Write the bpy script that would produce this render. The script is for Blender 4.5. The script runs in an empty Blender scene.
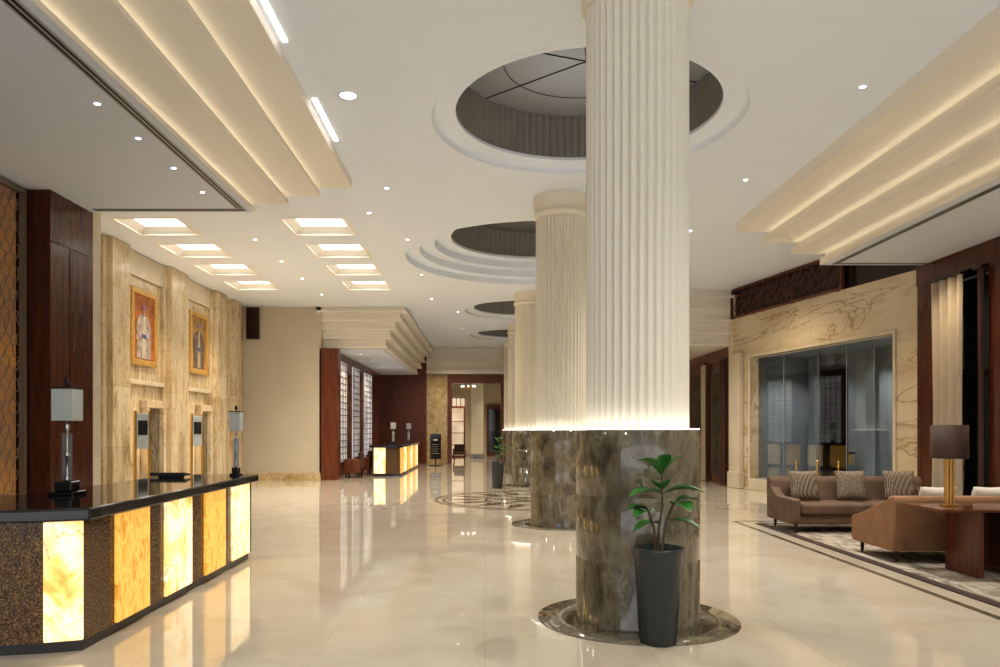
import bpy, bmesh, math, random
from mathutils import Vector, Matrix
from mathutils.geometry import tessellate_polygon
random.seed(7)
PI=math.pi; sin=math.sin; cos=math.cos
S=bpy.context.scene; COL=S.collection
CX=1.293   # column line
try:
    S.view_settings.view_transform='Standard'
    for lk in ('Medium High Contrast','Standard - Medium High Contrast'):
        try:
            S.view_settings.look=lk; break
        except Exception: pass
except Exception: pass
# ------------------------------------------------------------------ helpers
class MB:
    def __init__(s): s.bm=bmesh.new()
    def box(s,x0,x1,y0,y1,z0,z1,bev=0,seg=2,mi=0):
        t=bmesh.new()
        bmesh.ops.create_cube(t,size=1)
        for v in t.verts:
            v.co=Vector(((x0+x1)/2+v.co.x*(x1-x0),(y0+y1)/2+v.co.y*(y1-y0),(z0+z1)/2+v.co.z*(z1-z0)))
        if bev: bmesh.ops.bevel(t,geom=t.edges[:],offset=bev,segments=seg,affect='EDGES',profile=.5)
        for f in t.faces: f.material_index=mi
        s.merge(t); return s
    def merge(s,t,M=None):
        if M: t.transform(M)
        me=bpy.data.meshes.new('tmp'); t.to_mesh(me); s.bm.from_mesh(me); bpy.data.meshes.remove(me); t.free()
    def prism(s,pts,a,b,axis='z',bev=0,seg=2,mat_side=None):
        """polygon extruded: axis z pts=(x,y); axis y pts=(x,z); axis x pts=(y,z)"""
        t=bmesh.new()
        def P(p,h):
            if axis=='z': return (p[0],p[1],h)
            if axis=='y': return (p[0],h,p[1])
            return (h,p[0],p[1])
        v0=[t.verts.new(P(p,a)) for p in pts]; v1=[t.verts.new(P(p,b)) for p in pts]
        t.faces.new(v0); t.faces.new(v1[::-1])
        n=len(pts)
        for i in range(n):
            f=t.faces.new((v0[i],v1[i],v1[(i+1)%n],v0[(i+1)%n]))
            if mat_side and i in mat_side: f.material_index=1
        bmesh.ops.recalc_face_normals(t,faces=t.faces[:])
        if bev: bmesh.ops.bevel(t,geom=t.edges[:],offset=bev,segments=seg,affect='EDGES',profile=.5)
        s.merge(t); return s
    def lathe(s,prof,cx=0,cy=0,seg=32,z=0,rf=None,smooth=True):
        t=bmesh.new(); rings=[]
        for (r,h) in prof:
            ring=[]
            for i in range(seg):
                a=2*PI*i/seg
                rr=rf(r,a) if rf else r
                ring.append(t.verts.new((cx+rr*cos(a),cy+rr*sin(a),z+h)))
            rings.append(ring)
        for k in range(len(rings)-1):
            for i in range(seg):
                f=t.faces.new((rings[k][i],rings[k][(i+1)%seg],rings[k+1][(i+1)%seg],rings[k+1][i])); f.smooth=smooth
        s.merge(t); return s
    def tube(s,pts,r,seg=8,caps=True):
        t=bmesh.new(); pts=[Vector(p) for p in pts]; rings=[]
        for i,p in enumerate(pts):
            d=(pts[min(i+1,len(pts)-1)]-pts[max(i-1,0)]).normalized()
            u=d.orthogonal().normalized() if abs(d.z)>.99 else d.cross(Vector((0,0,1))).normalized()
            w=d.cross(u)
            rr=r[i] if isinstance(r,(list,tuple)) else r
            rings.append([t.verts.new(p+u*rr*cos(2*PI*k/seg)+w*rr*sin(2*PI*k/seg)) for k in range(seg)])
        for k in range(len(rings)-1):
            for i in range(seg):
                f=t.faces.new((rings[k][i],rings[k][(i+1)%seg],rings[k+1][(i+1)%seg],rings[k+1][i])); f.smooth=True
        if caps: t.faces.new(rings[0]); t.faces.new(rings[-1][::-1])
        s.merge(t); return s
    def quad(s,*p):
        s.bm.faces.new([s.bm.verts.new(q) for q in p]); return s
    def build(s,name,mat,parent=None,world=False,kind=None,loc=None,rotz=0,label=None,recalc=False):
        if world and parent:
            bmesh.ops.translate(s.bm,verts=s.bm.verts[:],vec=-Vector(parent.location))
        if recalc: bmesh.ops.recalc_face_normals(s.bm,faces=s.bm.faces[:])
        me=bpy.data.meshes.new(name); s.bm.to_mesh(me); s.bm.free()
        o=bpy.data.objects.new(name,me); COL.objects.link(o)
        for m in (mat if isinstance(mat,(list,tuple)) else [mat]): me.materials.append(m)
        if parent: o.parent=parent
        if loc: o.location=loc
        if rotz: o.rotation_euler=(0,0,rotz)
        if kind: o['kind']=kind
        if label: o['label']=label
        return o
def tag(o,label,cat,group=None):
    o['label']=label; o['category']=cat
    if group: o['group']=group
    return o
def thing(name,label,cat,loc=(0,0,0),rotz=0,group=None):
    o=bpy.data.objects.new(name,None); COL.objects.link(o); o.empty_display_size=.1
    o.location=loc; o.rotation_euler=(0,0,rotz)
    return tag(o,label,cat,group)
def dup(root,loc,rotz=None,label=None,group=None):
    r=root.copy(); COL.objects.link(r); r.location=loc
    if rotz is not None: r.rotation_euler=(0,0,rotz)
    if label: r['label']=label
    if group: r['group']=group
    for ch in list(root.children):
        c=ch.copy(); COL.objects.link(c); c.parent=r
        for g in ch.children:
            d=g.copy(); COL.objects.link(d); d.parent=c
    return r
# ------------------------------------------------------------------ materials
def newmat(name):
    m=bpy.data.materials.new(name); m.use_nodes=True
    nt=m.node_tree; b=nt.nodes['Principled BSDF']; return m,nt,b
def coords(nt,scale=(1,1,1),rot=(0,0,0)):
    tc=nt.nodes.new('ShaderNodeTexCoord'); mp=nt.nodes.new('ShaderNodeMapping')
    nt.links.new(tc.outputs['Object'],mp.inputs['Vector']); mp.inputs['Scale'].default_value=scale; mp.inputs['Rotation'].default_value=rot
    return mp.outputs['Vector']
def ramp(nt,fac,stops):
    r=nt.nodes.new('ShaderNodeValToRGB'); e=r.color_ramp.elements
    e[0].position=stops[0][0]; e[0].color=(*stops[0][1],1)
    e[1].position=stops[-1][0]; e[1].color=(*stops[-1][1],1)
    for p,c in stops[1:-1]:
        k=e.new(p); k.color=(*c,1)
    nt.links.new(fac,r.inputs['Fac']); return r.outputs['Color']
def noise(nt,vec,scale,detail=4,rough=.5,dist=0):
    n=nt.nodes.new('ShaderNodeTexNoise'); n.inputs['Scale'].default_value=scale; n.inputs['Detail'].default_value=detail
    n.inputs['Roughness'].default_value=rough; n.inputs['Distortion'].default_value=dist
    nt.links.new(vec,n.inputs['Vector']); return n.outputs['Fac']
def plain(name,c,rough=.5,metal=0,var=.06,scale=3,spec=.5,bump=0):
    m,nt,b=newmat(name)
    v=coords(nt); f=noise(nt,v,scale)
    lo=tuple(x*(1-var) for x in c); hi=tuple(min(1,x*(1+var)) for x in c)
    nt.links.new(ramp(nt,f,[(.3,lo),(.7,hi)]),b.inputs['Base Color'])
    b.inputs['Roughness'].default_value=rough; b.inputs['Metallic'].default_value=metal
    b.inputs['Specular IOR Level'].default_value=spec
    if bump:
        bp=nt.nodes.new('ShaderNodeBump'); bp.inputs['Strength'].default_value=bump
        nt.links.new(noise(nt,v,120,2),bp.inputs['Height']); nt.links.new(bp.outputs['Normal'],b.inputs['Normal'])
    return m
def emis(name,c,st,c2=None,scale=2):
    m,nt,b=newmat(name)
    f=noise(nt,coords(nt),scale)
    col=ramp(nt,f,[(.3,c2 or tuple(x*.94 for x in c)),(.7,c)])
    b.inputs['Base Color'].default_value=(*[x*.5 for x in c],1); nt.links.new(col,b.inputs['Emission Color']); b.inputs['Emission Strength'].default_value=st
    return m
def marble(name,stops,scale=1.2,dist=2.5,rough=.12,mapscale=(1,1,1),rot=(0,0,0),vein=None,veinscale=1.5,emit=0,detail=8,blocks=None,veinw=.035,veinamt=1,spec=None):
    m,nt,b=newmat(name)
    v=coords(nt,mapscale,rot)
    col=ramp(nt,noise(nt,v,scale,detail,.6,dist),stops)
    if vein:
        f=noise(nt,v,veinscale,6,.55,1.2)
        a=nt.nodes.new('ShaderNodeMath'); a.operation='SUBTRACT'; a.inputs[1].default_value=.5; nt.links.new(f,a.inputs[0])
        ab=nt.nodes.new('ShaderNodeMath'); ab.operation='ABSOLUTE'; nt.links.new(a.outputs[0],ab.inputs[0])
        q=veinamt
        k=ramp(nt,ab.outputs[0],[(0,(q,q,q)),(veinw*.35,(q*.5,q*.5,q*.5)),(veinw,(0,0,0))])
        mx=nt.nodes.new('ShaderNodeMix'); mx.data_type='RGBA'
        nt.links.new(k,mx.inputs[0]); nt.links.new(col,mx.inputs[6]); mx.inputs[7].default_value=(*vein,1)
        col=mx.outputs[2]
    if blocks:   # (axis, width, height)
        sp=nt.nodes.new('ShaderNodeSeparateXYZ'); cb=nt.nodes.new('ShaderNodeCombineXYZ')
        nt.links.new(coords(nt),sp.inputs[0])
        nt.links.new(sp.outputs[blocks[0]],cb.inputs[0]); nt.links.new(sp.outputs['Z'],cb.inputs[1])
        br=nt.nodes.new('ShaderNodeTexBrick'); br.offset=.5; br.inputs['Scale'].default_value=1
        br.inputs['Brick Width'].default_value=blocks[1]; br.inputs['Row Height'].default_value=blocks[2]; br.inputs['Mortar Size'].default_value=.004
        br.inputs['Color1'].default_value=(1,1,1,1); br.inputs['Color2'].default_value=(.84,.80,.74,1); br.inputs['Mortar'].default_value=(.7,.62,.5,1)
        nt.links.new(cb.outputs[0],br.inputs['Vector'])
        mx=nt.nodes.new('ShaderNodeMix'); mx.data_type='RGBA'; mx.blend_type='MULTIPLY'; mx.inputs[0].default_value=1
        nt.links.new(col,mx.inputs[6]); nt.links.new(br.outputs['Color'],mx.inputs[7]); col=mx.outputs[2]
    nt.links.new(col,b.inputs['Base Color']); b.inputs['Roughness'].default_value=rough
    if spec: b.inputs['Specular IOR Level'].default_value=spec
    if emit:
        nt.links.new(col,b.inputs['Emission Color']); b.inputs['Emission Strength'].default_value=emit
        b.inputs['Specular IOR Level'].default_value=.2
    return m
def wood(name,c0,c1,rough=.25,mapscale=(6,6,.5)):
    m,nt,b=newmat(name)
    v=coords(nt,mapscale)
    nt.links.new(ramp(nt,noise(nt,v,3,6,.6,1.0),[(.3,c0),(.7,c1)]),b.inputs['Base Color'])
    b.inputs['Roughness'].default_value=rough; return m
M={}
M['ceil']=plain('ceiling_paint',(.83,.90,1.0),.7,var=.004)
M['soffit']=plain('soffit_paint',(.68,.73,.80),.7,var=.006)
M['trimc']=plain('moulding_cream_warm_lit',(.85,.81,.73),.6,var=.004,scale=1)  # cream also stands in for warm light on the soffit steps
M['cream']=plain('cream_wall_paint',(.60,.54,.43),.6,var=.03,scale=1)
M['col']=plain('column_cream',(.84,.79,.67),.55,var=.004)
M['drum']=plain('grey_ribbed_drum',(.32,.31,.28),.6)
M['domet']=plain('dome_grey',(.33,.35,.36),.7,var=.05,scale=1)
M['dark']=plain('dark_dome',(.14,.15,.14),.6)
M['black']=plain('black_lacquer',(.012,.012,.012),.06,spec=.8)
M['blackmat']=plain('black_metal',(.02,.019,.018),.4,metal=.3)
M['bronze']=plain('dark_bronze',(.06,.04,.025),.35,metal=.6)
M['latm']=plain('pale_bronze_lattice',(.24,.19,.145),.4,metal=.3)
M['brass']=plain('brass',(.75,.5,.2),.25,metal=1)
M['gold']=plain('gilded_wood',(.66,.42,.14),.35,metal=.4,var=.4,scale=40)
M['chrome']=plain('brushed_steel',(.5,.48,.43),.25,metal=1)
M['grey']=plain('grey_panel',(.38,.41,.42),.35)
M['greyback']=plain('grey_back_wall',(.46,.49,.50),.5,var=.15,scale=1.2)
M['doorgrey']=plain('charcoal_door_panel',(.045,.048,.05),.3)
M['wood']=wood('mahogany',(.10,.027,.012),(.22,.066,.028))
M['woodm']=wood('deep_mahogany',(.05,.015,.008),(.12,.036,.016),.2)
M['woodd']=wood('dark_mahogany',(.018,.007,.005),(.045,.014,.01),.3)
M['woodr']=wood('red_brown_wood',(.085,.025,.012),(.16,.053,.024),.2)
M['shade']=plain('pale_grey_shade',(.46,.48,.45),.6)
M['brownshade']=plain('brown_lamp_shade',(.05,.023,.014),.7)
M['sofa']=plain('brown_velvet',(.14,.088,.057),.75,var=.2,scale=5,bump=.1)
M['sofa2']=plain('tan_velvet',(.28,.15,.075),.7,var=.15,scale=5,bump=.1)
M['creamfab']=plain('cream_fabric',(.62,.58,.5),.85)
M['curtain']=plain('beige_curtain',(.44,.37,.28),.9)
M['curtaind']=plain('brown_curtain',(.07,.035,.024),.9)
M['leaf']=plain('leaf_green',(.055,.20,.04),.35,var=.45,scale=8)
M['stem']=plain('stem_brown',(.12,.08,.04),.7)
M['pot']=plain('charcoal_pot',(.04,.047,.047),.3)
M['soil']=plain('soil',(.03,.02,.012),.95,var=.4,scale=40)
M['light']=emis('downlight_glow',(1,.96,.9),14)
M['coffer']=emis('coffer_glow',(1,.97,.91),4.2)
M['strip']=emis('column_strip',(1,.97,.9),7)
M['cove']=emis('cove_strip',(1,.88,.68),2.2)
M['slotlight']=emis('slot_light_glow',(1,.97,.92),3)
M['lantern']=emis('dim_lantern_glow',(.9,.6,.3),.10)
M['glowwall']=emis('backlit_panel',(.80,.38,.11),.16,(.13,.13,.12),1.0)
M['whiteglow']=emis('lit_blind',(.95,.93,.9),.95,(.45,.45,.46),1.5)
M['warmglow']=emis('warm_lit_blind',(1,.82,.58),.7,(.55,.40,.25),1.5)
M['stone']=marble('travertine',[(.3,(.46,.34,.18)),(.44,(.65,.53,.35)),(.58,(.75,.65,.47)),(.74,(.52,.39,.22))],2.2,.6,.2,(1,1.6,.45),vein=(.34,.21,.10),veinscale=2.0,blocks=('Y',.9,1.25),veinamt=.65,veinw=.022)
M['stonex']=marble('travertine_end',[(.3,(.42,.29,.13)),(.45,(.62,.48,.27)),(.6,(.74,.6,.38)),(.75,(.48,.34,.16))],2.2,1.2,.3,vein=(.38,.22,.09),veinscale=2.5,blocks=('X',.5,.62),veinamt=.6)
M['marbR']=marble('warm_marble_wall',[(.3,(.48,.36,.22)),(.46,(.62,.51,.35)),(.6,(.69,.59,.43)),(.75,(.53,.42,.27))],1.1,.9,.15,(.35,1,1),rot=(0,.75,0),vein=(.32,.20,.10),veinscale=1.0,veinamt=.85,veinw=.017)
M['pier']=plain('pale_stone',(.64,.56,.43),.35,var=.08,scale=2)
M['brownmarb']=marble('grey_brown_marble',[(.30,(.05,.040,.023)),(.42,(.115,.095,.060)),(.52,(.20,.175,.12)),(.6,(.13,.105,.066)),(.74,(.068,.052,.030))],4.6,.35,.05,(1,1,.5),rot=(.2,.3,0),vein=(.40,.34,.24),veinscale=3.8,veinw=.009,veinamt=.5,spec=1.0)
M['inlay']=marble('inlay_brown_marble',[(.3,(.10,.055,.028)),(.6,(.17,.10,.055))],3,1,.08)
M['granite']=marble('brown_granite',[(.36,(.022,.010,.003)),(.47,(.085,.042,.014)),(.57,(.21,.115,.04)),(.70,(.40,.25,.10))],80,.3,.1,detail=3)
M['onyx']=marble('white_onyx',[(.28,(.62,.24,.03)),(.39,(.92,.56,.17)),(.50,(1,.88,.58)),(.60,(1,.70,.28)),(.74,(.58,.22,.025))],2.0,1.1,.25,(1,1,.6),vein=(.50,.19,.025),veinscale=1.6,emit=.85,veinw=.015,veinamt=.75)
M['onyx2']=marble('honey_onyx',[(.3,(.50,.22,.025)),(.5,(.86,.50,.12)),(.7,(.63,.31,.045))],9,.5,.25,(1.3,1.3,.7),emit=.72)
def floor_mat():
    m,nt,b=newmat('polished_beige_marble')
    v=coords(nt)
    base=ramp(nt,noise(nt,v,.9,8,.6,1.0),[(.3,(.55,.47,.36)),(.5,(.62,.545,.43)),(.7,(.66,.59,.48))])
    br=nt.nodes.new('ShaderNodeTexBrick'); br.offset=0; br.inputs['Scale'].default_value=1
    br.inputs['Brick Width'].default_value=1.2; br.inputs['Row Height'].default_value=1.2; br.inputs['Mortar Size'].default_value=.003
    br.inputs['Color1'].default_value=(1,1,1,1); br.inputs['Color2'].default_value=(.97,.965,.96,1); br.inputs['Mortar'].default_value=(.84,.80,.74,1)
    nt.links.new(v,br.inputs['Vector'])
    mx=nt.nodes.new('ShaderNodeMix'); mx.data_type='RGBA'; mx.blend_type='MULTIPLY'; mx.inputs[0].default_value=1
    nt.links.new(base,mx.inputs[6]); nt.links.new(br.outputs['Color'],mx.inputs[7]); nt.links.new(mx.outputs[2],b.inputs['Base Color'])
    b.inputs['Roughness'].default_value=.03; b.inputs['Specular IOR Level'].default_value=1.0
    b.inputs['IOR'].default_value=1.6
    return m
M['floor']=floor_mat()
def glass_mat():
    m,nt,b=newmat('smoked_glass'); nt.nodes.remove(b)
    out=nt.nodes['Material Output']; g=nt.nodes.new('ShaderNodeBsdfGlossy'); g.inputs['Roughness'].default_value=.03
    t=nt.nodes.new('ShaderNodeBsdfTransparent'); t.inputs['Color'].default_value=(.68,.72,.73,1)
    mx=nt.nodes.new('ShaderNodeMixShader'); fr=nt.nodes.new('ShaderNodeFresnel'); fr.inputs['IOR'].default_value=1.7
    nt.links.new(fr.outputs[0],mx.inputs[0]); nt.links.new(t.outputs[0],mx.inputs[1]); nt.links.new(g.outputs[0],mx.inputs[2]); nt.links.new(mx.outputs[0],out.inputs[0])
    return m
M['glass']=glass_mat()
M['darkglass']=plain('night_glass',(.03,.033,.036),.04,spec=.8)
def checkmat(name,c1,c2,scale):
    m,nt,b=newmat(name); ch=nt.nodes.new('ShaderNodeTexChecker'); ch.inputs['Scale'].default_value=scale
    ch.inputs['Color1'].default_value=(*c1,1); ch.inputs['Color2'].default_value=(*c2,1)
    nt.links.new(coords(nt,rot=(.6,.6,.78)),ch.inputs['Vector']); nt.links.new(ch.outputs['Color'],b.inputs['Base Color']); b.inputs['Roughness'].default_value=.9
    return m
M['pillow']=checkmat('houndstooth_fabric',(.34,.28,.21),(.07,.045,.03),48)
M['pillowb']=plain('brown_grey_fabric',(.22,.17,.13),.9,var=.35,scale=30)
M['rug']=marble('grey_beige_rug',[(.38,(.15,.13,.10)),(.48,(.32,.27,.21)),(.56,(.46,.40,.32)),(.66,(.21,.175,.14))],2.2,2.2,.9,rot=(0,0,.5),mapscale=(1,.45,1))
M['rugb']=plain('dark_rug_border',(.05,.03,.022),.8)
# ------------------------------------------------------------------ shell
MB().box(-9.5,10.5,-3,48,-.2,0).build('floor',M['floor'],kind='structure')
ZC=5.54
domes=[(9.57,1.97,'s'),(17.2,3.1,'b'),(24.8,1.97,'s'),(31.3,1.9,'s')]
coffers=[(x,y) for y in (14.6,16.55,18.5,20.5) for x in (-6.36,-3.22)]
loops=[[Vector((-8.3,-3,0)),Vector((9.2,-3,0)),Vector((9.2,36.2,0)),Vector((-8.3,36.2,0))]]
for (dy,r,k) in domes: loops.append([Vector((CX+r*cos(2*PI*i/96),dy+r*sin(2*PI*i/96),0)) for i in range(96)])
for (x,y) in coffers: loops.append([Vector((x+sx*.64,y+sy*.64,0)) for sx,sy in ((-1,-1),(1,-1),(1,1),(-1,1))])
mb=MB(); tris=tessellate_polygon(loops); flat=[p for l in loops for p in l]
vs=[mb.bm.verts.new((p.x,p.y,ZC)) for p in flat]
for t in tris:
    try: mb.bm.faces.new([vs[i] for i in t])
    except Exception: pass
mb.build('ceiling',M['ceil'],kind='structure')
# coffers
def coffer(x,y,label):
    t=thing('ceiling_light',label,'ceiling light',(x,y,ZC),0,'square coffer lights in the ceiling above reception')
    m=MB(); a=.64
    m.box(-a,-a+.05,-a,a,0,.03); m.box(a-.05,a,-a,a,0,.03); m.box(-a+.05,a-.05,-a,-a+.05,0,.03); m.box(-a+.05,a-.05,a-.05,a,0,.03)
    for (c,s) in ((1,0),(0,1),(-1,0),(0,-1)):
        def R(px,py): return (c*px-s*py, s*px+c*py)
        b=.45
        m.quad((*R(a,-a),.03),(*R(a,a),.03),(*R(b,b),.15),(*R(b,-b),.15))
    m.build('coffer_frame',M['trimc'],t)
    MB().box(-.46,.46,-.46,.46,.15,.17).build('diffuser',M['coffer'],t)
    return t
rown=['nearest row','second row','third row','farthest row']
for i,(x,y) in enumerate(coffers):
    coffer(x,y,'square recessed ceiling light, %s, %s of the pair'%(rown[i//2],'left one by the portrait wall' if i%2==0 else 'right one toward the columns'))
# domes
def rib_rf(n,d): return lambda r,a: r-d*abs(sin(n*a/2))
def small_dome(y,R,label):
    t=thing('ceiling_dome',label,'ceiling dome',(CX,y,ZC))
    r1=R-.27
    MB().lathe([(R,0),(R-.005,.05),(R-.03,.085),(R-.07,.10),(r1-.03,.10)],seg=128).lathe([(r1-.032,.10),(r1-.032,.145),(r1+.02,.145)],seg=128,smooth=False).build('outer_ring',M['ceil'],t)
    MB().lathe([(r1,.14),(r1+.0,.78)],seg=800,rf=rib_rf(100,.034),smooth=False).build('ribbed_drum',M['drum'],t)
    m=MB(); m.lathe([(.001,.77),(r1+.02,.77)],seg=64).build('dome_top',M['domet'],t)
    m=MB().lathe([(r1*.62,.765),(r1*.62,.76),(r1*.625,.76),(r1*.625,.765)],seg=64)
    for k in range(6):
        a=k*PI/3+.35; m.tube([(0,0,.762),(r1*.98*cos(a),r1*.98*sin(a),.762)],.007)
    m.build('spoke_frame',M['blackmat'],t)
small_dome(9.57,1.97,'round ribbed ceiling dome with black spokes nearest the camera')
t=thing('ceiling_dome','large ceiling dome with stepped white rings behind the second column','ceiling dome',(CX,17.2,ZC))
MB().lathe([(3.1,0),(3.1,.14),(2.78,.14),(2.78,.3),(2.45,.3),(2.45,.46),(2.07,.46),(2.07,.52),(2.12,.52)],seg=128,smooth=False).build('stepped_ring',M['ceil'],t,recalc=True)
MB().lathe([(2.1,.515),(2.1,1.15)],seg=800,rf=rib_rf(100,.034),smooth=False).build('ribbed_drum',M['drum'],t)
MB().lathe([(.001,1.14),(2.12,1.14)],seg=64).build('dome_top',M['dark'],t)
small_dome(24.8,1.97,'small ribbed ceiling dome between the third and fourth columns')
small_dome(31.3,1.9,'farthest round ceiling dome near the far doorway')
# soffits with rectangular steps; each lip hides a cove strip
def soff(name,xs,zs,xw,y0,y1,sgn,lip):
    pts=[(xw,ZC+.02),(xw,zs[0])]; side=set(); cov=MB()
    for i,x in enumerate(xs):
        z=zs[i]; last=i+1>=len(zs); zn=ZC+.02 if last else zs[i+1]
        pts.append((x,z)); side.add(len(pts)-1)
        if last: pts.append((x,zn)); break
        pts.append((x,z+lip)); side.add(len(pts)-1)
        pts.append((x-sgn*.10,z+lip)); side.add(len(pts)-1)
        pts.append((x-sgn*.10,zn)); side.add(len(pts)-1)
        c=x-sgn*.075; cov.box(min(c,c+sgn*.02),max(c,c+sgn*.02),y0+.05,y1-.05,z+lip+.002,z+lip+.010)
    o=MB().prism(pts,y0,y1,'y',mat_side=side).build(name,[M['soffit'],M['trimc']],kind='structure')
    cov.build('cove_light',M['cove'],o)
soff('trim_1',[-3.62,-3.10,-2.60,-2.1],[5.03,5.16,5.29,5.42],-8.2,-3,11.82,1,.065)
soff('trim_2',[6.34,5.82,5.3,4.77],[4.72,4.93,5.14,5.35],9.1,-3,14.2,-1,.12)
def tiers(name,xl,xr0,dx,y0,dy,y1,zs,side):
    m=MB(); ztop=ZC+.02
    for i,z in enumerate(zs):
        yy=y0+i*dy
        if side=='L': a,b=xl,xr0-i*dx
        else: a,b=xr0+i*dx,xl
        m.box(a,b,yy,y1,z,ztop)
        if side=='L': m.box(a,b+.06,yy-.06,y1,z-.004,z+.07)
        else: m.box(a-.06,b,yy-.06,y1,z-.004,z+.07)
        ztop=z-.004
    m.build(name,M['trimc'],kind='structure')
tiers('trim_3',-5.4,-2.56,.17,24,.10,36,[5.36,5.1,4.82,4.54,4.26],'L')
tiers('trim_4',7.1,5.15,.17,21.0,.10,36,[5.3,5.0,4.66,4.32,4.0],'R')
MB().box(-5.35,-3.35,24.6,35.9,4.235,4.25).build('ceiling_bay',M['ceil'],kind='structure')
# walls
MB().box(-8.3,-7.75,12.0,24.2,0,ZC).build('wall_left',M['stone'],kind='structure')
MB().box(-8.3,-5.25,24.0,24.3,0,ZC).build('wall_reception_end',M['cream'],kind='structure')
MB().box(-7.7,-5.25,23.95,24.0,0,.22).build('baseboard_left',M['stonex'],kind='structure')
MB().box(-8.2,-6.2,11.86,12.1,0,ZC).build('wall_return',M['pier'],kind='structure')
MB().box(-6.9,-6.7,-3,10.7,0,5.1).build('wall_lattice',M['woodd'],kind='structure')
MB().box(-6.9,-6.2,10.7,11.86,0,5.04).box(-6.22,-6.18,10.72,11.84,0,.12).build('wall_pier',M['woodm'],kind='structure')
MB().box(-6.205,-6.192,10.7,11.85,4.3,4.32).box(-6.205,-6.192,11.2,11.21,0,4.3).build('trim_19',M['woodd'],kind='structure')
MB().box(8.37,8.6,-3,11.9,0,4.75).build('wall_right',M['cream'],kind='structure')
for i,(a,b) in enumerate([(15.2,15.95),(18.05,19.1),(21.1,21.9),(22.55,23.2)]):
    m=MB().box(-7.76,-7.66,a-.14,b+.14,0,ZC-.01,.012).box(-7.67,-7.54,a,b,0,ZC-.01,.012)
    m.box(-7.76,-7.46,a-.1,b+.1,0,.3,.02)
    m.build('trim_%d'%(5+i),M['stone'],kind='structure')
MB().box(-7.76,-7.68,16.1,17.9,5.0,ZC-.02).box(-7.76,-7.68,19.26,20.95,5.0,ZC-.02).box(-7.76,-7.66,16.1,17.9,2.62,2.72).box(-7.76,-7.66,19.26,20.95,2.62,2.72).build('trim_9',M['pier'],kind='structure')
for i,(a,b) in enumerate([(16.85,17.85),(20.05,20.9)]):
    t=thing('stone_niche',['shallow stone niche under the nearer portrait','shallow stone niche under the farther portrait'][i],'niche',(-7.745,(a+b)/2,0))
    h=(b-a)/2
    MB().box(0,.16,-h,-h+.12,0,2.1,.01).box(0,.16,h-.12,h,0,2.1,.01).box(0,.18,-h-.03,h+.03,2.1,2.28,.02).build('surround',M['stone'],t)
    MB().box(.01,.05,-h+.12,h-.12,0,2.1).build('back_slab',M['brownmarb'],t)
    g=thing('notice_screen',['tall grey notice screen beside the niche under the nearer portrait','tall grey notice screen beside the niche under the farther portrait'][i],'screen',(-7.2,[15.75,18.75][i],0),-.5)
    MB().box(-.02,.02,-.15,.15,1.2,1.95,.01).build('screen_panel',M['grey'],g)
    MB().box(-.03,.03,-.19,-.15,.03,2.0).box(-.03,.03,.15,.19,.03,2.0).box(-.12,.12,-.22,.22,0,.03).build('brass_stand',M['brass'],g)
    MB().box(.02,.03,-.11,.11,1.5,1.8).build('display',M['blackmat'],g)
# portraits
def portrait(y,w,z0,z1,robe,label):
    t=thing('framed_portrait',label,'picture',(-7.745,y,z0))
    H=z1-z0; W=w/2; f=.13
    m=MB().box(0,.08,-W,-W+f,0,H,.025).box(0,.08,W-f,W,0,H,.025).box(0,.08,-W+f-.01,W-f+.01,0,f,.025).box(0,.08,-W+f-.01,W-f+.01,H-f,H,.025)
    m.build('gilt_frame',M['gold'],t)
    c=MB().box(0,.03,-W+f,W-f,f,H-f).build('canvas',plain('canvas_ground',(.38,.13,.035) if robe==0 else (.36,.21,.08),.6,var=.5,scale=3),t)
    col=[(.36,.30,.27),(.13,.105,.09)][robe]
    MB().prism([(-.36,f+.03),(.36,f+.03),(.33,.45),(.37,.62),(.36,.85),(.30,1.02),(.22,1.1),(.09,1.14),(-.09,1.14),(-.22,1.1),(-.30,1.02),(-.36,.85),(-.37,.62),(-.33,.45)],.03,.04,'x').build('painted_robe',plain('painted_robe',col,.6,var=.5,scale=7),c)
    MB().prism([(-.12,f+.03),(.12,f+.03),(.08,.7),(.045,1.11),(-.045,1.11),(-.08,.7)],.04,.044,'x').build('painted_tunic',plain('painted_tunic',(.5,.46,.40) if robe==0 else (.42,.35,.24),.6,var=.2,scale=8),c)
    MB().prism([(-.12,.62),(.12,.60),(.11,.70),(-.11,.72)],.044,.047,'x').build('painted_sash',plain('painted_sash',(.07,.12,.26),.6),c)
    for s in (-1,1): MB().prism([(s*.2+.04*cos(a*PI/5),.6+.05*sin(a*PI/5)) for a in range(10)],.044,.047,'x').build('painted_hand',plain('painted_skin',(.36,.19,.10),.6),c)
    MB().prism([(.075*cos(a*PI/8),1.22+.10*sin(a*PI/8)) for a in range(16)],.045,.048,'x').build('painted_head',plain('painted_skin',(.38,.2,.11),.6),c)
    MB().prism([(.055*cos(a*PI/8),1.15+.045*sin(a*PI/8)) for a in range(16)],.048,.05,'x').build('painted_beard',plain('painted_beard',(.3,.28,.25),.6),c)
    MB().prism([(.12*cos(a*PI/8),1.31+.065*sin(a*PI/8)) for a in range(16)],.048,.053,'x').build('painted_turban',plain('painted_turban',(.30,.16,.20) if robe==0 else (.22,.22,.35),.6,var=.5,scale=25),c)
portrait(16.95,1.3,3.05,4.75,0,'gilt-framed portrait of a standing person in pale grey robe, nearer one')
portrait(20.2,1.3,3.1,4.75,1,'gilt-framed portrait of a person in dark robe farther along the stone wall')
o=MB().box(-7.6,-7.2,23.86,23.99,4.5,5.5,.01).build('wall_speaker',M['woodd'])
tag(o,'dark brown panel high in the corner of the cream wall','wall panel')
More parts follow.
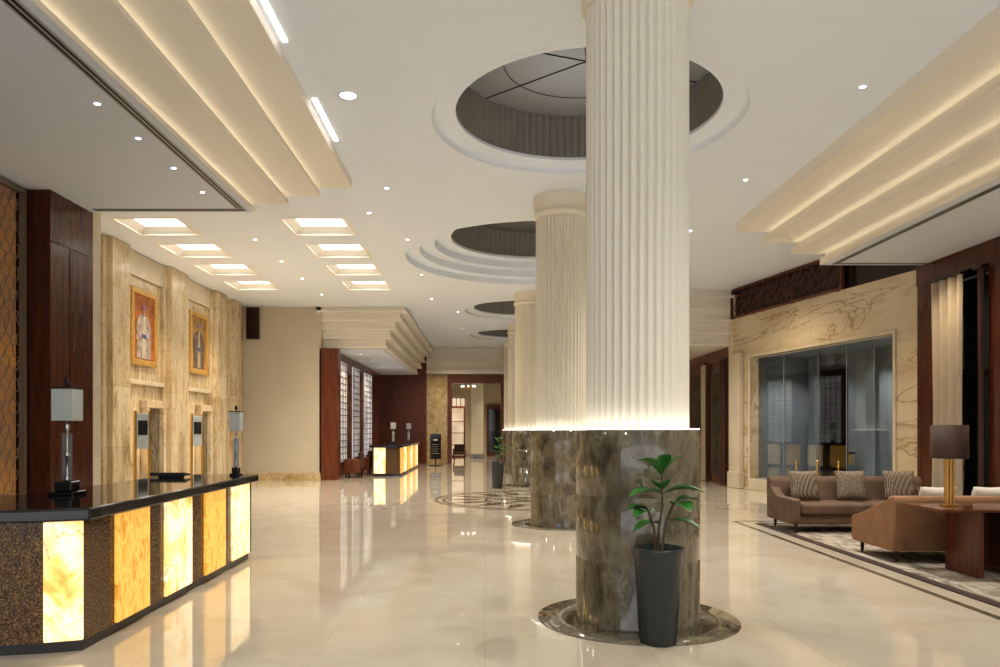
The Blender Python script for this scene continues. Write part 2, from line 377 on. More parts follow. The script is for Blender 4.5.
# lattice screens
def lattice(name,label,loc,rot,W,H,step,th=.085,matback=None,barmat=None,seedv=3,frame=True,jit_=.5,diag=.2):
    t=thing(name,label,'screen',loc,rot)
    rnd=random.Random(seedv)
    m=MB(); s=step
    nx=int(W/(s*.866))+2
    jit={}
    def V(i,j):
        k=(i,j)
        if k not in jit:
            jx=(rnd.random()-.5)*jit_*s; jz=(rnd.random()-.5)*jit_*s
            jit[k]=(i*s*.866+jx,(j*1.5+(.25 if (i+j)%2==0 else -.25))*s+jz)
        return jit[k]
    def inside(p): return -.01<=p[0]<=W+.01 and -.01<=p[1]<=H+.01
    for j in range(int(H/(1.5*s))+2):
        for i in range(nx+1):
            E=[((i,j),(i+1,j))]
            if (i+j)%2==0: E.append(((i,j),(i,j+1)))
            if rnd.random()<diag: E.append(((i,j),(i+1,j+1)))
            for a,b in E:
                p,q=V(*a),V(*b)
                if inside(p) and inside(q): m.tube([(p[0],0,p[1]),(q[0],0,q[1])],s*th,4,False)
    m.build('lattice',barmat or M['blackmat'],t)
    if frame: MB().box(-.06,0,-.04,.04,0,H).box(W,W+.06,-.04,.04,0,H).box(0,W,-.04,.04,0,.06).box(0,W,-.04,.04,H-.06,H).build('screen_frame',barmat or M['blackmat'],t)
    MB().box(0,W,.08,.10,0,H).build('backing_panel',matback,t)
    return t
lattice('lattice_screen','tall pale bronze lattice screen with dim amber backlight at the left edge',(-6.55,8.6,.1),PI/2,2.0,4.9,.105,.07,matback=M['glowwall'],barmat=M['latm'],jit_=.6,diag=.35)
# ------------------------------------------------------------------ columns
R0=.52; RF=.43
NF=40
def flute(r,a):
    u=(NF*a/(2*PI))%1.0
    if u<.001 or u>.999: return r
    return r-.030*sin(PI*u)**.8
def column(y,label):
    t=thing('column',label,'column',(CX,y,0),0,'fluted columns in a row')
    MB().lathe([(R0,0),(R0,.1),(R0-.004,.105),(R0-.004,.53),(R0-.007,.533),(R0-.004,.536),(R0-.004,1.06),(R0-.007,1.063),(R0-.004,1.066),(R0-.004,1.6),(R0-.006,1.602),(RF-.1,1.602)],seg=96).build('marble_base',M['brownmarb'],t)
    MB().lathe([(R0-.045,1.604),(R0-.01,1.604),(R0-.01,1.612),(R0-.045,1.612)],seg=64).build('light_ring',M['strip'],t)
    MB().lathe([(RF,1.602),(RF,2.4),(RF,3.3),(RF,4.2),(RF,5.16)],seg=NF*12,rf=flute,smooth=False).build('fluted_shaft',M['col'],t)
    pr=[(RF-.03,5.16)]+[(RF+.045-.05*(1-sin(PI*k/10)),5.16+.012*k) for k in range(11)]+[(RF+.01,5.29),(RF+.01,5.36),(RF+.03,5.38),(RF+.035,5.44),(RF+.03,5.5),(RF+.03,ZC)]
    MB().lathe(pr,seg=96).build('capital',M['col'],t)
column(6.38,'giant fluted cream column nearest the camera, behind the potted plant')
column(12.76,'second fluted column, just left behind the nearest one')
column(21.6,'third fluted column along the row, partly hidden by the second')
column(28.0,'fourth fluted column, slim sliver left of the third')
column(34.2,'farthest fluted column beside the far doorway')
for i,y in enumerate((6.38,12.76,21.6,28.0)):
    MB().lathe([(R0-.03,.001),(R0-.03,.006),(.84,.006),(.84,.001)],CX,y,seg=96).build('trim_%d'%(10+i),M['brownmarb'],kind='structure')
med=MB()
for r in (2.40,2.22,1.25): med.lathe([(r,.001),(r,.004),(r+.06,.004),(r+.06,.001)],CX,17.3,seg=96)
for k in range(16):
    a=k*PI/8
    def P(r,b): return (CX+r*cos(b),17.3+r*sin(b))
    if k%2==0: med.prism([P(.3,a),P(.55,a+.28),P(1.22,a),P(.55,a-.28)],.0045,.006)
    med.prism([P(1.33,a),P(1.55,a+.11),P(2.2,a),P(1.55,a-.11)],.0045,.006)
med.build('trim_14',M['inlay'],kind='structure')
# ------------------------------------------------------------------ reception desks
def panelbox(m,p0,p1,off,z0,z1,th=.03):
    d=Vector((p1[0]-p0[0],p1[1]-p0[1])).normalized(); n=Vector((d.y,-d.x))
    a=Vector(p0)+n*off; b=Vector(p1)+n*off; c=b+n*th; e=a+n*th
    m.prism([tuple(a),tuple(b),tuple(c),tuple(e)],z0,z1,'z',bev=.006,seg=1)
def desk(label,loc,foot,top,panels,zt=1.04):
    t=thing('reception_desk',label,'reception desk',loc)
    MB().prism(foot,.08,zt-.09).build('granite_body',M['granite'],t,world=True)
    cx=sum(p[0] for p in foot)/len(foot); cy=sum(p[1] for p in foot)/len(foot)
    MB().prism([(cx+(x-cx)*.98,cy+(y-cy)*.98) for x,y in foot],0,.08).build('plinth',M['black'],t,world=True)
    MB().prism(top,zt-.09,zt,bev=.015).build('countertop',M['black'],t,world=True)
    for i,(p0,p1) in enumerate(panels):
        m=MB(); panelbox(m,p0,p1,.0,.09,zt-.095)
        m.build('onyx_panel',M['onyx'] if i%2==0 else M['onyx2'],t,world=True,label='pale veined glowing onyx panel' if i%2==0 else 'amber glowing onyx panel')
    return t
foot=[(-5.4,5.2),(-3.45,5.28),(-3.14,5.34),(-2.9,5.42),(-2.93,9.4),(-3.9,9.4),(-3.9,6.45),(-5.4,6.1)]
top=[(-5.4,5.1),(-3.42,5.18),(-3.1,5.25),(-2.83,5.38),(-2.86,9.48),(-3.95,9.48),(-3.95,6.5),(-5.4,6.15)]
fx=lambda y:-2.9-.03*(y-5.42)/3.98
pans=[((-3.14,5.34),(-2.9,5.42))]+[((fx(a),a),(fx(b),b)) for a,b in ((5.87,6.45),(6.79,7.4),(7.77,8.38),(8.62,9.25))]
desk('long black-topped reception desk with glowing onyx panels in the left foreground',(-3.5,7.3,0),foot,top,pans)
foot2=[(-3.9,26),(-2.95,26),(-2.95,33),(-3.9,33)]
top2=[(-4.0,25.9),(-2.87,25.9),(-2.87,33.1),(-4.0,33.1)]
desk('distant reception desk with glowing panels near the far doorway',(-3.4,29.5,0),foot2,top2,[((-3.85,26),(-3.45,26))]+[((-2.95,26.1+i*1.15),(-2.95,26.85+i*1.15)) for i in range(6)],1.08)
def desk_lamp(loc,label,h=.92,s=1):
    t=thing('desk_lamp',label,'lamp',loc)
    MB().box(-.11*s,.11*s,-.11*s,.11*s,0,.03,.006).box(-.075*s,.075*s,-.075*s,.075*s,.03,.11,.01).build('base',M['black'],t)
    k=h/.92
    MB().lathe([(.012,.1),(.03,.12),(.012,.15),(.012,.3),(.03,.32),(.012,.35),(.012,.52),(.028,.55),(.012,.58),(.012,.68*1)],seg=16,z=0).box(-.045,.045,-.006,.006,.12,.5).build('pole',M['chrome'],t)
    MB().box(-.09,.09,-.09,.09,.60,.86,.004).build('lamp_shade',M['shade'],t)
    MB().box(-.093,.093,-.093,.093,.858,.868).box(-.012,.012,-.012,.012,.85,.875).build('shade_cap',M['blackmat'],t)
    MB().lathe([(.008,.868),(.008,.88),(.03,.905),(.001,.955)],seg=12).build('finial',M['blackmat'],t)
    t.scale=(s,s,k)
    return t
desk_lamp((-3.62,6.5,1.04),'square-shaded lamp on the near end of the reception desk',.98,1)
desk_lamp((-3.07,9.25,1.04),'square-shaded lamp at the far end of the black counter',.84,.75)
desk_lamp((-3.3,27.0,1.08),'nearer small lamp on the distant reception desk',.85,1)
desk_lamp((-3.1,30.5,1.08),'farther small lamp on the distant reception desk',.85,1)
t=thing('counter_monitor','low black screen lying tilted on the reception counter','monitor',(-3.72,8.9,1.04))
MB().prism([(-.10,.02),(.08,.02),(.10,.035),(-.08,.06)],-.22,.2,'x',bev=.004).build('screen',M['black'],t)
MB().box(-.12,.12,-.08,.08,0,.02).build('foot',M['blackmat'],t)
# ------------------------------------------------------------------ far left bay
MB().box(-5.3,-4.72,24.0,24.5,0,4.22).build('wall_bay_pier',M['wood'],kind='structure')
MB().box(-5.3,-4.95,24.5,36,0,4.23).build('wall_bay',M['wood'],kind='structure')
for i,(a,b) in enumerate([(25.2,26.7),(28.0,29.4),(30.7,32.6)]):
    w=MB().box(-4.97,-4.93,a,b,.5,3.95).build('window_%d'%(i+1),M['whiteglow'],kind='structure')
    l=MB()
    for k in range(16): l.box(-4.93,-4.9,a,b,.555+k*.22,.58+k*.22)
    for k in range(6): l.box(-4.93,-4.9,a+(b-a)*k/5-.018,a+(b-a)*k/5+.018,.5,3.95)
    l.build('window_frame',M['latm'],w)
def chair(loc,rot,label):
    t=thing('waiting_chair',label,'chair',loc,rot,'dark waiting chairs')
    MB().box(-.28,.28,-.28,.25,.3,.45,.04).build('seat',M['curtaind'],t)
    MB().box(-.28,.28,.2,.32,.3,.85,.04).build('backrest',M['curtaind'],t)
    for s in (-1,1):
        MB().box(s*.3-.04,s*.3+.04,-.26,.3,.15,.62,.02).build('arm',M['wood'],t)
        for y in (-.2,.24): MB().box(s*.27-.025,s*.27+.025,y-.025,y+.025,0,.18).build('leg',M['woodd'],t)
chair((-4.45,25.4,0),-PI/2,'dark armchair nearest the wood pier by the bay window')
chair((-4.45,27.3,0),-PI/2,'second dark armchair along the bay windows')
chair((-4.45,30.0,0),-PI/2,'third dark armchair, nearest the red-brown far wall')
# far end wall
MB().box(-5.3,-2.8,36,36.3,0,5.5).box(-1.8,-1.6,35.95,36.3,0,4.28).box(.76,.96,35.95,36.3,0,4.28).box(-1.6,.76,35.95,36.3,3.85,4.28).build('wall_far_wood',M['wood'],kind='structure')
MB().box(-2.8,-1.8,36,36.3,0,4.45).box(.96,7.2,36,36.3,0,4.45).build('wall_far_marble',M['stonex'],kind='structure')
MB().box(-2.8,7.2,35.9,36.3,4.45,5.53).box(-2.8,7.2,35.78,35.92,4.29,4.5).box(-2.8,7.2,35.78,35.89,4.85,4.95).build('trim_15',M['trimc'],kind='structure')
# far room
MB().box(-6,6,47,47.2,0,4.6).build('wall_back_room',M['cream'],kind='structure')
MB().box(-6,-5.8,36.3,47,0,4.6).box(5.8,6,36.3,47,0,4.6).build('wall_back_room_sides',M['cream'],kind='structure')
MB().box(-6,6,36.3,47,4.6,4.7).build('ceiling_back_room',M['ceil'],kind='structure')
w=MB().box(-2.6,-1.25,46.9,47,.4,3.6).build('window_4',M['warmglow'],kind='structure')
l=MB()
for k in range(6): l.box(-2.6+k*.27-.02,-2.6+k*.27+.02,46.86,46.9,.4,3.6)
for k in range(7): l.box(-2.6,-1.25,46.86,46.9,.4+k*.53,.44+k*.53)
l.build('window_frame',M['wood'],w)
d=MB().box(.1,1.3,46.85,47,0,3.2).build('door_1',M['wood'],kind='structure')
MB().box(.25,1.15,46.8,46.86,.2,2.9).build('door_glass',M['darkglass'],d)
t=thing('room_pillar','pale square pillar in the room beyond the far doorway','pillar',(-.45,43,0))
MB().box(-.35,.35,-.35,.35,.2,4.6,.02).build('shaft',M['col'],t); MB().box(-.42,.42,-.42,.42,0,.2,.02).build('plinth',M['brownmarb'],t)
t=thing('shelf_unit','wooden shelf unit with glowing back in the room beyond','shelf',(-1.9,44.5,0))
MB().box(-.7,.7,-.2,.2,0,.1).box(-.7,-.64,-.2,.2,.1,2.9).box(.64,.7,-.2,.2,.1,2.9).box(-.7,.7,-.2,.2,2.9,3.0).box(-.64,.64,-.2,.2,.7,.74).box(-.64,.64,-.2,.2,1.4,1.44).box(-.64,.64,-.2,.2,2.1,2.14).build('carcass',M['wood'],t)
MB().box(-.64,.64,.14,.16,.1,2.9).build('lit_back',M['warmglow'],t)
chair((-1.35,39.5,0),0,'dark armchair in the room beyond the far doorway')
t=thing('chandelier','small brass chandelier hanging in the room beyond','chandelier',(-.9,40.5,4.6))
MB().tube([(0,0,0),(0,0,-.7)],.02).lathe([(.35,-.7),(.38,-.7),(.38,-.75),(.35,-.75),(.35,-.7)],seg=24).tube([(-.36,0,-.72),(.36,0,-.72)],.015).build('frame',M['brass'],t)
for k in range(8):
    MB().lathe([(.001,0),(.05,.05),(.001,.12)],.36*cos(k*PI/4),.36*sin(k*PI/4),12,-.7).build('bulb',M['slotlight'],t)
t=thing('standing_sign','black freestanding sign beside the marble wall by the far doorway','sign',(-2.2,33.4,0))
MB().box(-.24,.24,-.03,.03,.3,1.42,.01).build('board',M['black'],t)
MB().box(-.28,.28,-.16,.16,0,.03).box(-.03,.03,-.02,.02,.03,.3).build('stand',M['blackmat'],t)
s=MB().box(-.1,.1,-.036,-.03,1.12,1.2)
for k in range(5): s.box(-.16,.16-(k%2)*.06,-.034,-.03,.95-k*.1,.965-k*.1)
s.build('pale_lettering',M['creamfab'],t)
# ------------------------------------------------------------------ right angled marble wall
A=Vector((6.95,21,0)); ang=math.atan2(-6.6,1.42); L=6.75
RZ=Matrix.Rotation(ang,3,'Z')
def lw(m,name,mat,**k): return m.build(name,mat,kind='structure',loc=A,rotz=ang,**k)
Zt=4.7; WZ=3.55
lw(MB().box(0,.85,0,.35,0,Zt).box(6.05,L,0,.35,0,Zt).box(.85,6.05,0,.35,WZ,Zt).box(.85,6.05,0,.35,0,.3),'wall_right_marble',M['marbR'])
j=MB()
for u in (2.2,3.4,4.6): j.box(u-.004,u+.004,-.003,0,WZ+.1,Zt)
for z in (1.2,2.4): j.box(6.2,L,-.003,0,z-.004,z+.004)
lw(j,'trim_16',M['curtain'])
lw(MB().box(0,.55,-.14,0,0,3.72,.02).box(-.03,.58,-.18,0,0,.45,.02).box(.79,.87,-.025,0,.0,WZ+.07,.01).box(.87,6.12,-.025,.0,WZ,WZ+.07,.01).box(6.04,6.12,-.026,0,0,WZ,.01).box(.87,6.04,-.025,0,0,.31,.01),'trim_17',M['pier'])
win=lw(MB().quad((.85,.25,.3),(6.05,.25,.3),(6.05,.25,WZ),(.85,.25,WZ)),'window_5',M['glass'])
fr=MB()
for u in (.86,2.0,3.35,4.34,5.2,6.04): fr.box(u-.006,u+.006,.24,.26,.3,WZ)
fr.box(.85,6.05,.24,.26,WZ-.02,WZ).box(.85,6.05,.24,.26,.3,.32).build('window_frame',M['grey'],win)
MB().box(3.38,4.3,.28,.32,.34,3.1).build('dark_door_panel',M['doorgrey'],win)
lw(MB().box(.6,6.4,2.0,2.1,0,3.9),'wall_behind_glass',M['greyback'])
lw(MB().box(.6,6.4,.35,2.0,3.6,3.7),'ceiling_behind_glass',M['greyback'])
lw(MB().box(.5,.6,.35,2.0,0,3.7).box(6.4,6.5,.35,2.0,0,3.7),'wall_behind_glass_sides',M['greyback'])
for k,u in enumerate([1.0,1.75,2.5,3.2,5.35,4.95,5.9]):
    p=A+RZ@Vector((u,1.8,0))
    if k in (2,5):
        t=thing('glass_lantern',['dim warm lantern behind the left glass panes','dim warm lantern behind the right glass panes'][k==5],'lantern',p,ang)
        MB().box(-.07,.07,-.06,.04,.75,1.0).build('glow_panel',M['lantern'],t); MB().box(-.10,.10,-.08,.06,1.0,1.04).build('cap',M['bronze'],t); MB().box(-.10,.10,-.08,.06,.0,.75).build('stand',M['grey'],t)
    else:
        c=MB(); n=10
        for i in range(n): c.tube([(-.15+.3*i/n,0,.02),(-.15+.3*i/n,0,3.55)],.02,6)
        o=c.build('drape',M['grey'],loc=p,rotz=ang); tag(o,'pleated grey drape behind the smoked glass','curtain','drapes behind the glass')
lattice('lattice_band','dark wood fretwork band above the marble wall',tuple(A+Vector((-.01,0,4.7))),ang,4.5,.82,.13,.1,matback=M['woodd'],barmat=M['woodr'])
lw(MB().box(0,L,.14,.3,Zt,ZC-.01),'wall_above_marble',M['woodd'])
MB().box(6.95,7.5,21.0,21.4,0,ZC).build('wall_right_corner',M['pier'],kind='structure')
# right window bay near
MB().box(8.3,8.6,13.75,14.4,0,4.71).box(8.3,8.6,11.9,12.35,0,4.71).box(8.28,8.6,11.9,14.4,4.35,4.72).box(8.28,8.6,12.35,13.75,0,.3).build('wall_right_wood',M['woodm'],kind='structure')
w=MB().box(8.5,8.52,12.35,13.75,.3,4.35).build('window_6',M['darkglass'],kind='structure')
MB().box(8.44,8.5,12.82,12.87,.3,4.35).box(8.44,8.5,12.35,13.75,2.6,2.65).build('window_frame',M['woodd'],w)
def curtain(loc,rot,W,H,mat,label,fq=.5,am=.06):
    t=thing('curtain',label,'curtain',loc,rot)
    m=MB(); n=int(W/.02); bm=m.bm; prev=None
    for i in range(n+1):
        x=W*i/n; y=am*sin(i*fq+.3*sin(i*.21))
        a=bm.verts.new((x,y,0)); b=bm.verts.new((x*.92+.02*W,y*.8,H*.45)); c=bm.verts.new((x,y,H))
        if prev:
            for q in ((prev[0],a,b,prev[1]),(prev[1],b,c,prev[2])):
                f=bm.faces.new(q); f.smooth=True
        prev=(a,b,c)
    m.build('drape',mat,t)
    MB().box(-.03,W+.03,-.06,.06,H,H+.05).build('heading_rail',M['woodd'],t)
curtain((8.18,12.84,.02),PI/2,.92,4.25,M['curtain'],'beige pleated curtain hanging in the wooden window frame at right')
curtain((8.22,12.36,.02),PI/2,.18,4.25,M['curtaind'],'dark brown curtain at the right edge of the view')
# right far wall with doors
MB().box(7.0,7.3,21.4,36,0,4.1).build('wall_right_far',M['wood'],kind='structure')
for i,(a,b) in enumerate([(21.9,23.2),(23.9,25.3),(26.2,27.6),(29,30.5)]):
    d=MB().box(6.96,7.0,a,b,0,3.6).build('door_%d'%(i+2),M['woodr'],kind='structure')
    MB().box(6.94,6.97,a+.18,b-.18,.25,3.4).build('door_glass',M['darkglass'],d)
    MB().tube([(6.9,a+.12,1.0),(6.9,a+.12,1.5)],.015).build('door_handle',M['brass'],d)
curtain((6.85,23.3,.02),PI/2,.5,3.6,M['curtain'],'pale curtain between the far right doors')
curtain((6.85,21.42,.02),PI/2,.42,3.6,M['curtaind'],'dark red-brown curtain beside the marble pier')
# ------------------------------------------------------------------ lounge
RX0=4.62
rug=thing('area_rug','mottled grey-beige rug with dark border under the lounge seating','rug',(6.5,9.3,0))
MB().box(RX0+.12,8.2,6.3,12.7,0,.012).build('rug_field',M['rug'],rug,world=True)
MB().box(RX0,RX0+.12,6.2,12.8,0,.013).box(RX0+.12,8.2,6.2,6.3,0,.013).box(RX0+.12,8.2,12.7,12.8,0,.013).build('rug_border',M['rugb'],rug,world=True)
MB().box(4.33,4.41,-3,13.2,0,.002).box(4.41,8.3,13.12,13.2,0,.002).build('trim_18',M['brownmarb'],kind='structure')
def sofa(loc,rot,W,mat,label,ncush=2,D=1.0,H=.82,square=False,aw=.14):
    t=thing('sofa',label,'sofa',loc,rot)
    w=W/2
    MB().box(-w+.1,w-.1,-D/2+.06,D/2-.1,.13,.28,.03).build('base',mat,t)
    for i in range(ncush):
        cw=(W-.3)/ncush
        MB().box(-w+.15+i*cw+.005,-w+.15+(i+1)*cw-.005,-D/2,D/2-.22,.28,.45,.05,3).build('seat_cushion',mat,t)
    MB().prism([(D/2-.28,.28),(D/2-.06,.12),(D/2,.3),(D/2+.04,H-.06),(D/2,H),(D/2-.1,H),(D/2-.16,H-.06)],-w,w,'x',bev=.03,seg=3).build('backrest',mat,t)
    for s in (-1,1):
        n=16
        if square: top_=[(-D/2+.02+(D-.02)*k/n,.53+(H-.53)*max(0,(k/n-.55)/.45)**1.5) for k in range(0,n+1)]
        else: top_=[(-D/2+.02+(D-.02)*k/n,.47+(H-.47)*(k/n)**1.15) for k in range(0,n+1)]
        prof=[(-D/2+.02,.14),(-D/2-.01,.2),(-D/2-.01,top_[0][1]-.03)]+top_+[(D/2+.02,H-.1),(D/2,.14)]
        a,b=(w-aw,w+.004) if s>0 else (-w-.004,-w+aw)
        MB().prism(prof,a,b,'x',bev=.016,seg=2).build('arm',mat,t)
        for y in (-D/2+.08,D/2-.1):
            MB().lathe([(.016,0),(.028,.145)],s*(w-.1),y,12).build('leg',M['woodd'],t)
    return t
sofa((5.95,12.0,.013),0,2.5,M['sofa'],'brown velvet sofa with three cushions facing the camera before the glass',square=True)
sofa((6.1,9.42,.013),PI,2.5,M['sofa2'],'tan velvet sofa seen from behind beside the wooden table',H=.80)
def pillow(loc,rotz,tilt,mat,label,s=.42):
    m=MB(); bm=m.bm; n=14
    for side in (1,-1):
        g=[[None]*(n+1) for _ in range(n+1)]
        for i in range(n+1):
            for j in range(n+1):
                u=-1+2*i/n; v=-1+2*j/n
                th=.085*((1-u**4)*(1-v**4))**.5
                pin=1-.06*(1-abs(u*v))
                g[i][j]=bm.verts.new((u*s/2*pin,side*th,v*s/2*pin))
        for i in range(n):
            for j in range(n):
                q=(g[i][j],g[i+1][j],g[i+1][j+1],g[i][j+1])
                f=bm.faces.new(q if side<0 else q[::-1]); f.smooth=True
    bmesh.ops.remove_doubles(bm,verts=bm.verts[:],dist=.0005)
    bmesh.ops.rotate(bm,verts=bm.verts[:],cent=(0,0,0),matrix=Matrix.Rotation(-tilt,3,'X'))
    o=m.build('throw_pillow',mat,loc=loc,rotz=rotz); tag(o,label,'cushion'); return o
pillow((5.13,12.06,.71),.1,.22,M['pillow'],'checked throw pillow at the left end of the brown sofa',.48)
pillow((5.88,12.06,.71),-.05,.22,M['pillowb'],'plain brown-grey throw pillow in the middle of the brown sofa',.48)
pillow((6.66,12.06,.71),-.12,.22,M['pillow'],'checked throw pillow at the right end of the brown sofa',.48)
pillow((5.55,9.26,.70),PI,.35,M['creamfab'],'cream throw pillow on the left of the tan sofa',.44)
pillow((6.2,9.26,.70),PI,.35,M['creamfab'],'cream throw pillow on the tan sofa behind the brass lamp',.44)
# side table
t=thing('console_table','red-brown wooden side table with slab legs at right edge','table',(5.65,8.3,.014))
MB().box(-.82,.75,-.36,.36,.71,.741,.005).build('tabletop',M['woodr'],t)
for x in (-.38,.06,.64): MB().box(x,x+.06,-.29,.29,.0,.71,.006).build('leg',M['woodr'],t)
MB().box(-.32,.06,.20,.24,.04,.70,.004).build('back_panel',M['woodm'],t)
t=thing('table_lamp','table lamp with brown drum shade and brass stem on the wooden table','lamp',(5.17,8.35,.755))
MB().box(-.075,.075,-.06,.06,0,.018,.004).build('base',M['brass'],t)
MB().box(-.045,-.03,-.03,.03,.018,.58,.003).box(-.008,.008,-.03,.03,.018,.58,.003).box(.03,.045,-.03,.03,.018,.58,.003).build('stem',M['brass'],t)
MB().lathe([(.19,.53),(.185,.9),(.18,.9),(.185,.53)],seg=48).lathe([(.001,.88),(.18,.88)],seg=48).build('lamp_shade',M['brownshade'],t)
t=thing('storage_box','dark lidded box on the right end of the wooden table','box',(6.1,8.3,.755))
MB().box(-.14,.14,-.1,.1,0,.05,.004).build('box_body',M['blackmat'],t); MB().box(-.145,.145,-.105,.105,.05,.08,.004).build('lid',M['bronze'],t)
# stanchions
t=thing('rope_stanchion','brass rope stanchion in front of the glass','stanchion',(6.6,15.9,0),0,'brass stanchions by the glass')
MB().lathe([(.001,.0),(.13,0),(.13,.015),(.02,.03),(.012,.05),(.012,.89),(.022,.91),(.022,.94),(.001,.96)],seg=24).build('post',M['brass'],t)
MB().lathe([(.015,.8),(.022,.81),(.022,.84),(.015,.85)],seg=24).build('rope_collar',M['brass'],t)
for p in ((7.0,15.8,0),(7.4,15.7,0)): dup(t,p)
# ------------------------------------------------------------------ plant
PX,PY=1.303,5.64
t=thing('potted_plant','leafy green plant in tall charcoal pot at the nearest column','potted plant',(PX,PY,0))
MB().lathe([(.001,0),(.12,0),(.135,.01),(.182,.69),(.187,.7),(.187,.72),(.172,.72),(.168,.66)],seg=48).build('pot',M['pot'],t)
MB().lathe([(.001,.675),(.17,.665)],seg=32).build('soil',M['soil'],t)
st=MB(); lf=MB()
stems=[[(0,0,.66),(.0,-.01,.85),(.03,-.01,1.02),(.02,-.02,1.27)],[(.02,0,.66),(.05,-.03,.9),(.1,-.05,1.05)],[(-.02,0,.66),(-.04,-.04,.86),(-.09,-.06,1.0)]]
for s_ in stems: st.tube(s_,[.012,.01,.008,.005][:len(s_)],8)
def leaf(base,az,el,Ln,Wd):
    Ln*=1.45; Wd*=1.3
    bm=lf.bm; n=8; d=Vector((cos(az)*cos(el),sin(az)*cos(el),sin(el))); side=Vector((-sin(az),cos(az),0))
    rows=[]
    for i in range(n+1):
        s=i/n; w=Wd*(sin(PI*s**.85)**.8)*.5 if 0<i<n else .002
        c=Vector(base)+d*(Ln*s)+Vector((0,0,-1))*(Ln*.4*s*s)
        rows.append([bm.verts.new(c+side*w+Vector((0,0,w*.35))),bm.verts.new(c),bm.verts.new(c-side*w+Vector((0,0,w*.35)))])
    for i in range(n):
        for k in (0,1):
            f=bm.faces.new((rows[i][k],rows[i+1][k],rows[i+1][k+1],rows[i][k+1])); f.smooth=True
L_=[((.02,-.02,1.27),-1.2,1.3,.18,.1),((.02,-.02,1.26),-2.8,.9,.22,.12),((.02,-.02,1.26),-.2,1.0,.22,.12),((.025,-.01,1.12),3.5,.35,.21,.13),((.03,-.01,1.12),-.35,.45,.24,.13),
    ((.1,-.05,1.05),-.1,.55,.15,.12),((.1,-.05,1.04),-1.3,.3,.18,.12),((-.09,-.06,1.0),3.3,.45,.13,.12),((.06,-.03,.92),-.5,.2,.18,.11),((.0,-.01,.9),-2.6,.2,.18,.1),((.02,-.02,1.15),-1.9,.7,.18,.11),((-.09,-.06,.99),-2.2,.3,.16,.1)]
for a in L_: leaf(*a)
st.build('stem',M['stem'],t); lf.build('foliage',M['leaf'],t)
dup(t,(CX-.95,20.6,0),1.0,'small distant potted plant beside the third column')
# ------------------------------------------------------------------ downlights + lamps
def spot(x,y,z,e,col=(1,.95,.88),ang_=2.2,r=.07):
    l=bpy.data.lights.new('spot','SPOT'); l.energy=e; l.color=col; l.spot_size=ang_; l.spot_blend=.9; l.shadow_soft_size=r
    o=bpy.data.objects.new('spot_light',l); COL.objects.link(o); o.location=(x,y,z-.03); return o
def downlight(x,y,z,label,group,r=.085):
    t=thing('downlight',label,'downlight',(x,y,z),0,group)
    MB().lathe([(r,-.001),(r+.0,-.012),(r*.8,-.012),(r*.75,-.002)],seg=32).build('trim_ring',M['ceil'],t)
    MB().lathe([(.001,-.006),(r*.76,-.006)],seg=24).build('lens',M['light'],t)
    return t
a=downlight(-1.61,8.82,ZC,'large round downlight, brightest and nearest in the main ceiling',None,.12)
b=downlight(-1.6,12.2,ZC,'small round downlight in the main white ceiling','downlights in the main ceiling',.045)
main=[(-1.6,15.5),(-1.6,19),(-1.6,22.5),(-4.75,15.5),(-4.75,17.5),(-4.75,19.5),(-4.75,21.8),(4.33,8.6),(4.1,11.8),(4.05,14.8),(4.05,18.5),(-.9,25),(-.9,29),(-.9,33),(3.9,24),(-2.1,13.6)]
for p in main: dup(b,(p[0],p[1],ZC))
for y in (26,28.5,31,33.5): dup(b,(-4.3,y,4.235),label='added small downlight in the lowered bay ceiling above the distant desk',group='added downlights in the bay')  # fixtures added with the bay spots to brighten the dark bay
c=downlight(-4.07,7.87,5.03,'small downlight in the lowered ceiling above the reception desk','downlights above the desk',.04)
for y in (8.8,9.8,10.8): dup(c,(-4.07,y,5.03))
for i,(y0,y1) in enumerate([(4.6,7.6),(8.9,10.2)]):
    o=MB().box(-2.05,-2.0,y0,y1,ZC-.012,ZC-.0).build('slot_light',M['slotlight']); tag(o,['long glowing slot light beside the left ceiling steps','short glowing slot light farther along the left ceiling steps'][i],'ceiling light')
E=1.9
for (x,y) in [(-1.61,8.82),(-1.6,15.5),(-1.6,22.5),(4.1,11.8),(4.05,18.5),(-.9,29),(-4.75,19.5),(4.33,8.6)]:
    spot(x,y,ZC,330*E)
spot(-4.75,15.5,ZC,320)
for y in (5.0,8.8,10.8): spot(-4.07,y,5.03,60)
spot(-1.6,2.0,ZC,330); spot(3.6,3.5,ZC,400)
for y in (26,31): spot(-4.3,y,4.2,200,(1,.88,.74))
spot(-1.5,34.0,ZC,400,(1,.85,.62))  # added warm spot without a fixture, brightens the far end
spot(8.0,9.6,4.7,100,(1,.8,.56)); spot(7.4,12.9,4.7,150,(1,.82,.6))  # second spot added without a fixture to brighten the curtain
def slot(x0,x1,y0,y1,z,label):
    t=thing('air_slot',label,'air vent',((x0+x1)/2,(y0+y1)/2,z))
    MB().box(x0,x1,y0,y1,z-.006,z-.0).build('slot_body',M['grey'],t,world=True)
    m=MB()
    if y1-y0>x1-x0:
        w=(x1-x0)/5
        for k in (1,3): m.box(x0+k*w,x0+(k+1)*w,y0+.02,y1-.02,z-.009,z-.0055)
    else:
        w=(y1-y0)/5
        for k in (1,3): m.box(x0+.02,x1-.02,y0+k*w,y0+(k+1)*w,z-.009,z-.0055)
    m.build('slot_gap',M['blackmat'],t,world=True)
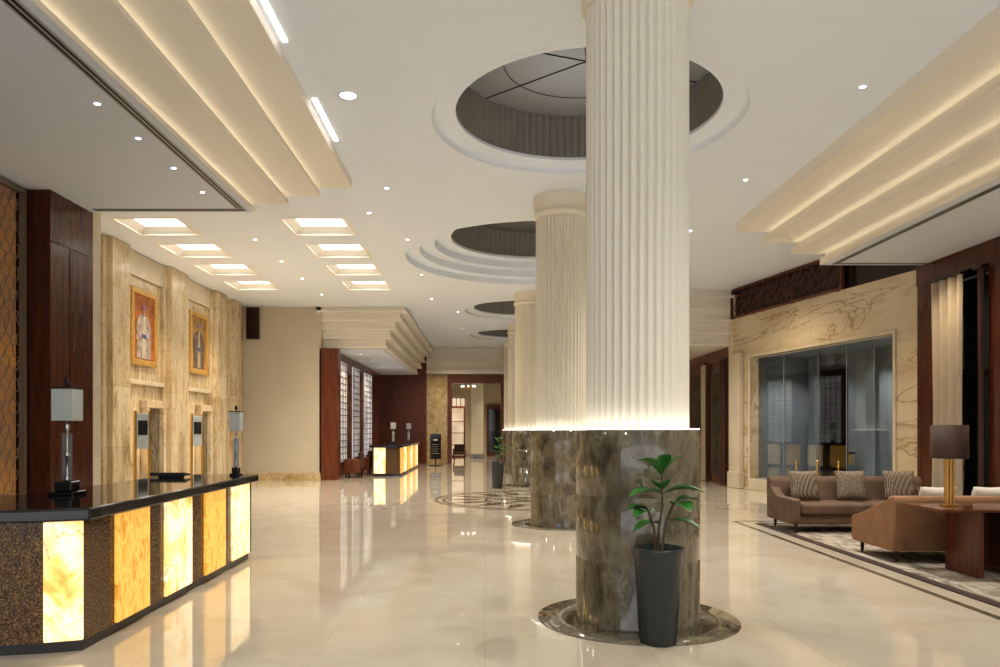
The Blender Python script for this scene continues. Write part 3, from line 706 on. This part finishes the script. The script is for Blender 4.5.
slot(-3.86,-3.72,-2,11.6,5.03,'long linear air slot above the reception desk')
slot(-6.1,-3.72,11.62,11.74,5.03,'cross air slot at the end of the left lowered ceiling')
slot(6.5,6.62,-2,13.98,4.72,'long linear air slot in the right lowered ceiling')
slot(6.5,8.3,14.0,14.1,4.72,'cross air slot at the end of the right lowered ceiling')
def area(loc,rot,sx,sy,e,col):
    l=bpy.data.lights.new('area','AREA'); l.shape='RECTANGLE'; l.size=sx; l.size_y=sy; l.energy=e; l.color=col
    o=bpy.data.objects.new('area_light',l); COL.objects.link(o); o.location=loc; o.rotation_euler=rot; return o
for (dy,e) in ((9.57,3.2),(24.8,5),(31.3,5)): area((CX,dy,ZC+.22),(PI,0,0),1.6,1.6,e,(.95,.97,1))
area((CX,17.2,ZC+.55),(PI,0,0),1.6,1.6,6,(.95,.97,1))
for (x,y) in ((-1.2,38.5),(-1.4,43.5),(1.5,42)): spot(x,y,4.58,380,(1,.86,.66))
for u in (1.6,3.6,5.4):
    p=A+RZ@Vector((u,1.2,3.58)); spot(p.x,p.y,p.z,75,(.96,.98,1))  # added spots without fixtures lift the space behind the glass
for y in (16.95,20.2):
    spot(-6.6,y,ZC,290,(1,.76,.47),1.6)
    o=spot(-7.25,y-.3,.2,80,(1,.68,.38),1.6); o.rotation_euler=(PI,.12,0)
spot(6.0,17.5,ZC,300,(1,.82,.58),2.2)
spot(3.6,22.6,ZC,240,(1,.9,.74),2.2); spot(-3.5,22.2,ZC,260,(1,.88,.68),2.2)
# world
w=bpy.data.worlds.new('World'); S.world=w; w.use_nodes=True
w.node_tree.nodes['Background'].inputs[0].default_value=(.92,.95,1,1); w.node_tree.nodes['Background'].inputs[1].default_value=1.2
# camera
cd=bpy.data.cameras.new('Camera'); cam=bpy.data.objects.new('Camera',cd); COL.objects.link(cam)
cam.location=(0,0,1.6); cam.rotation_euler=(PI/2,0,0); cd.sensor_width=36; cd.lens=27; cd.shift_x=.015; cd.shift_y=.0965; cd.clip_end=200
S.camera=cam
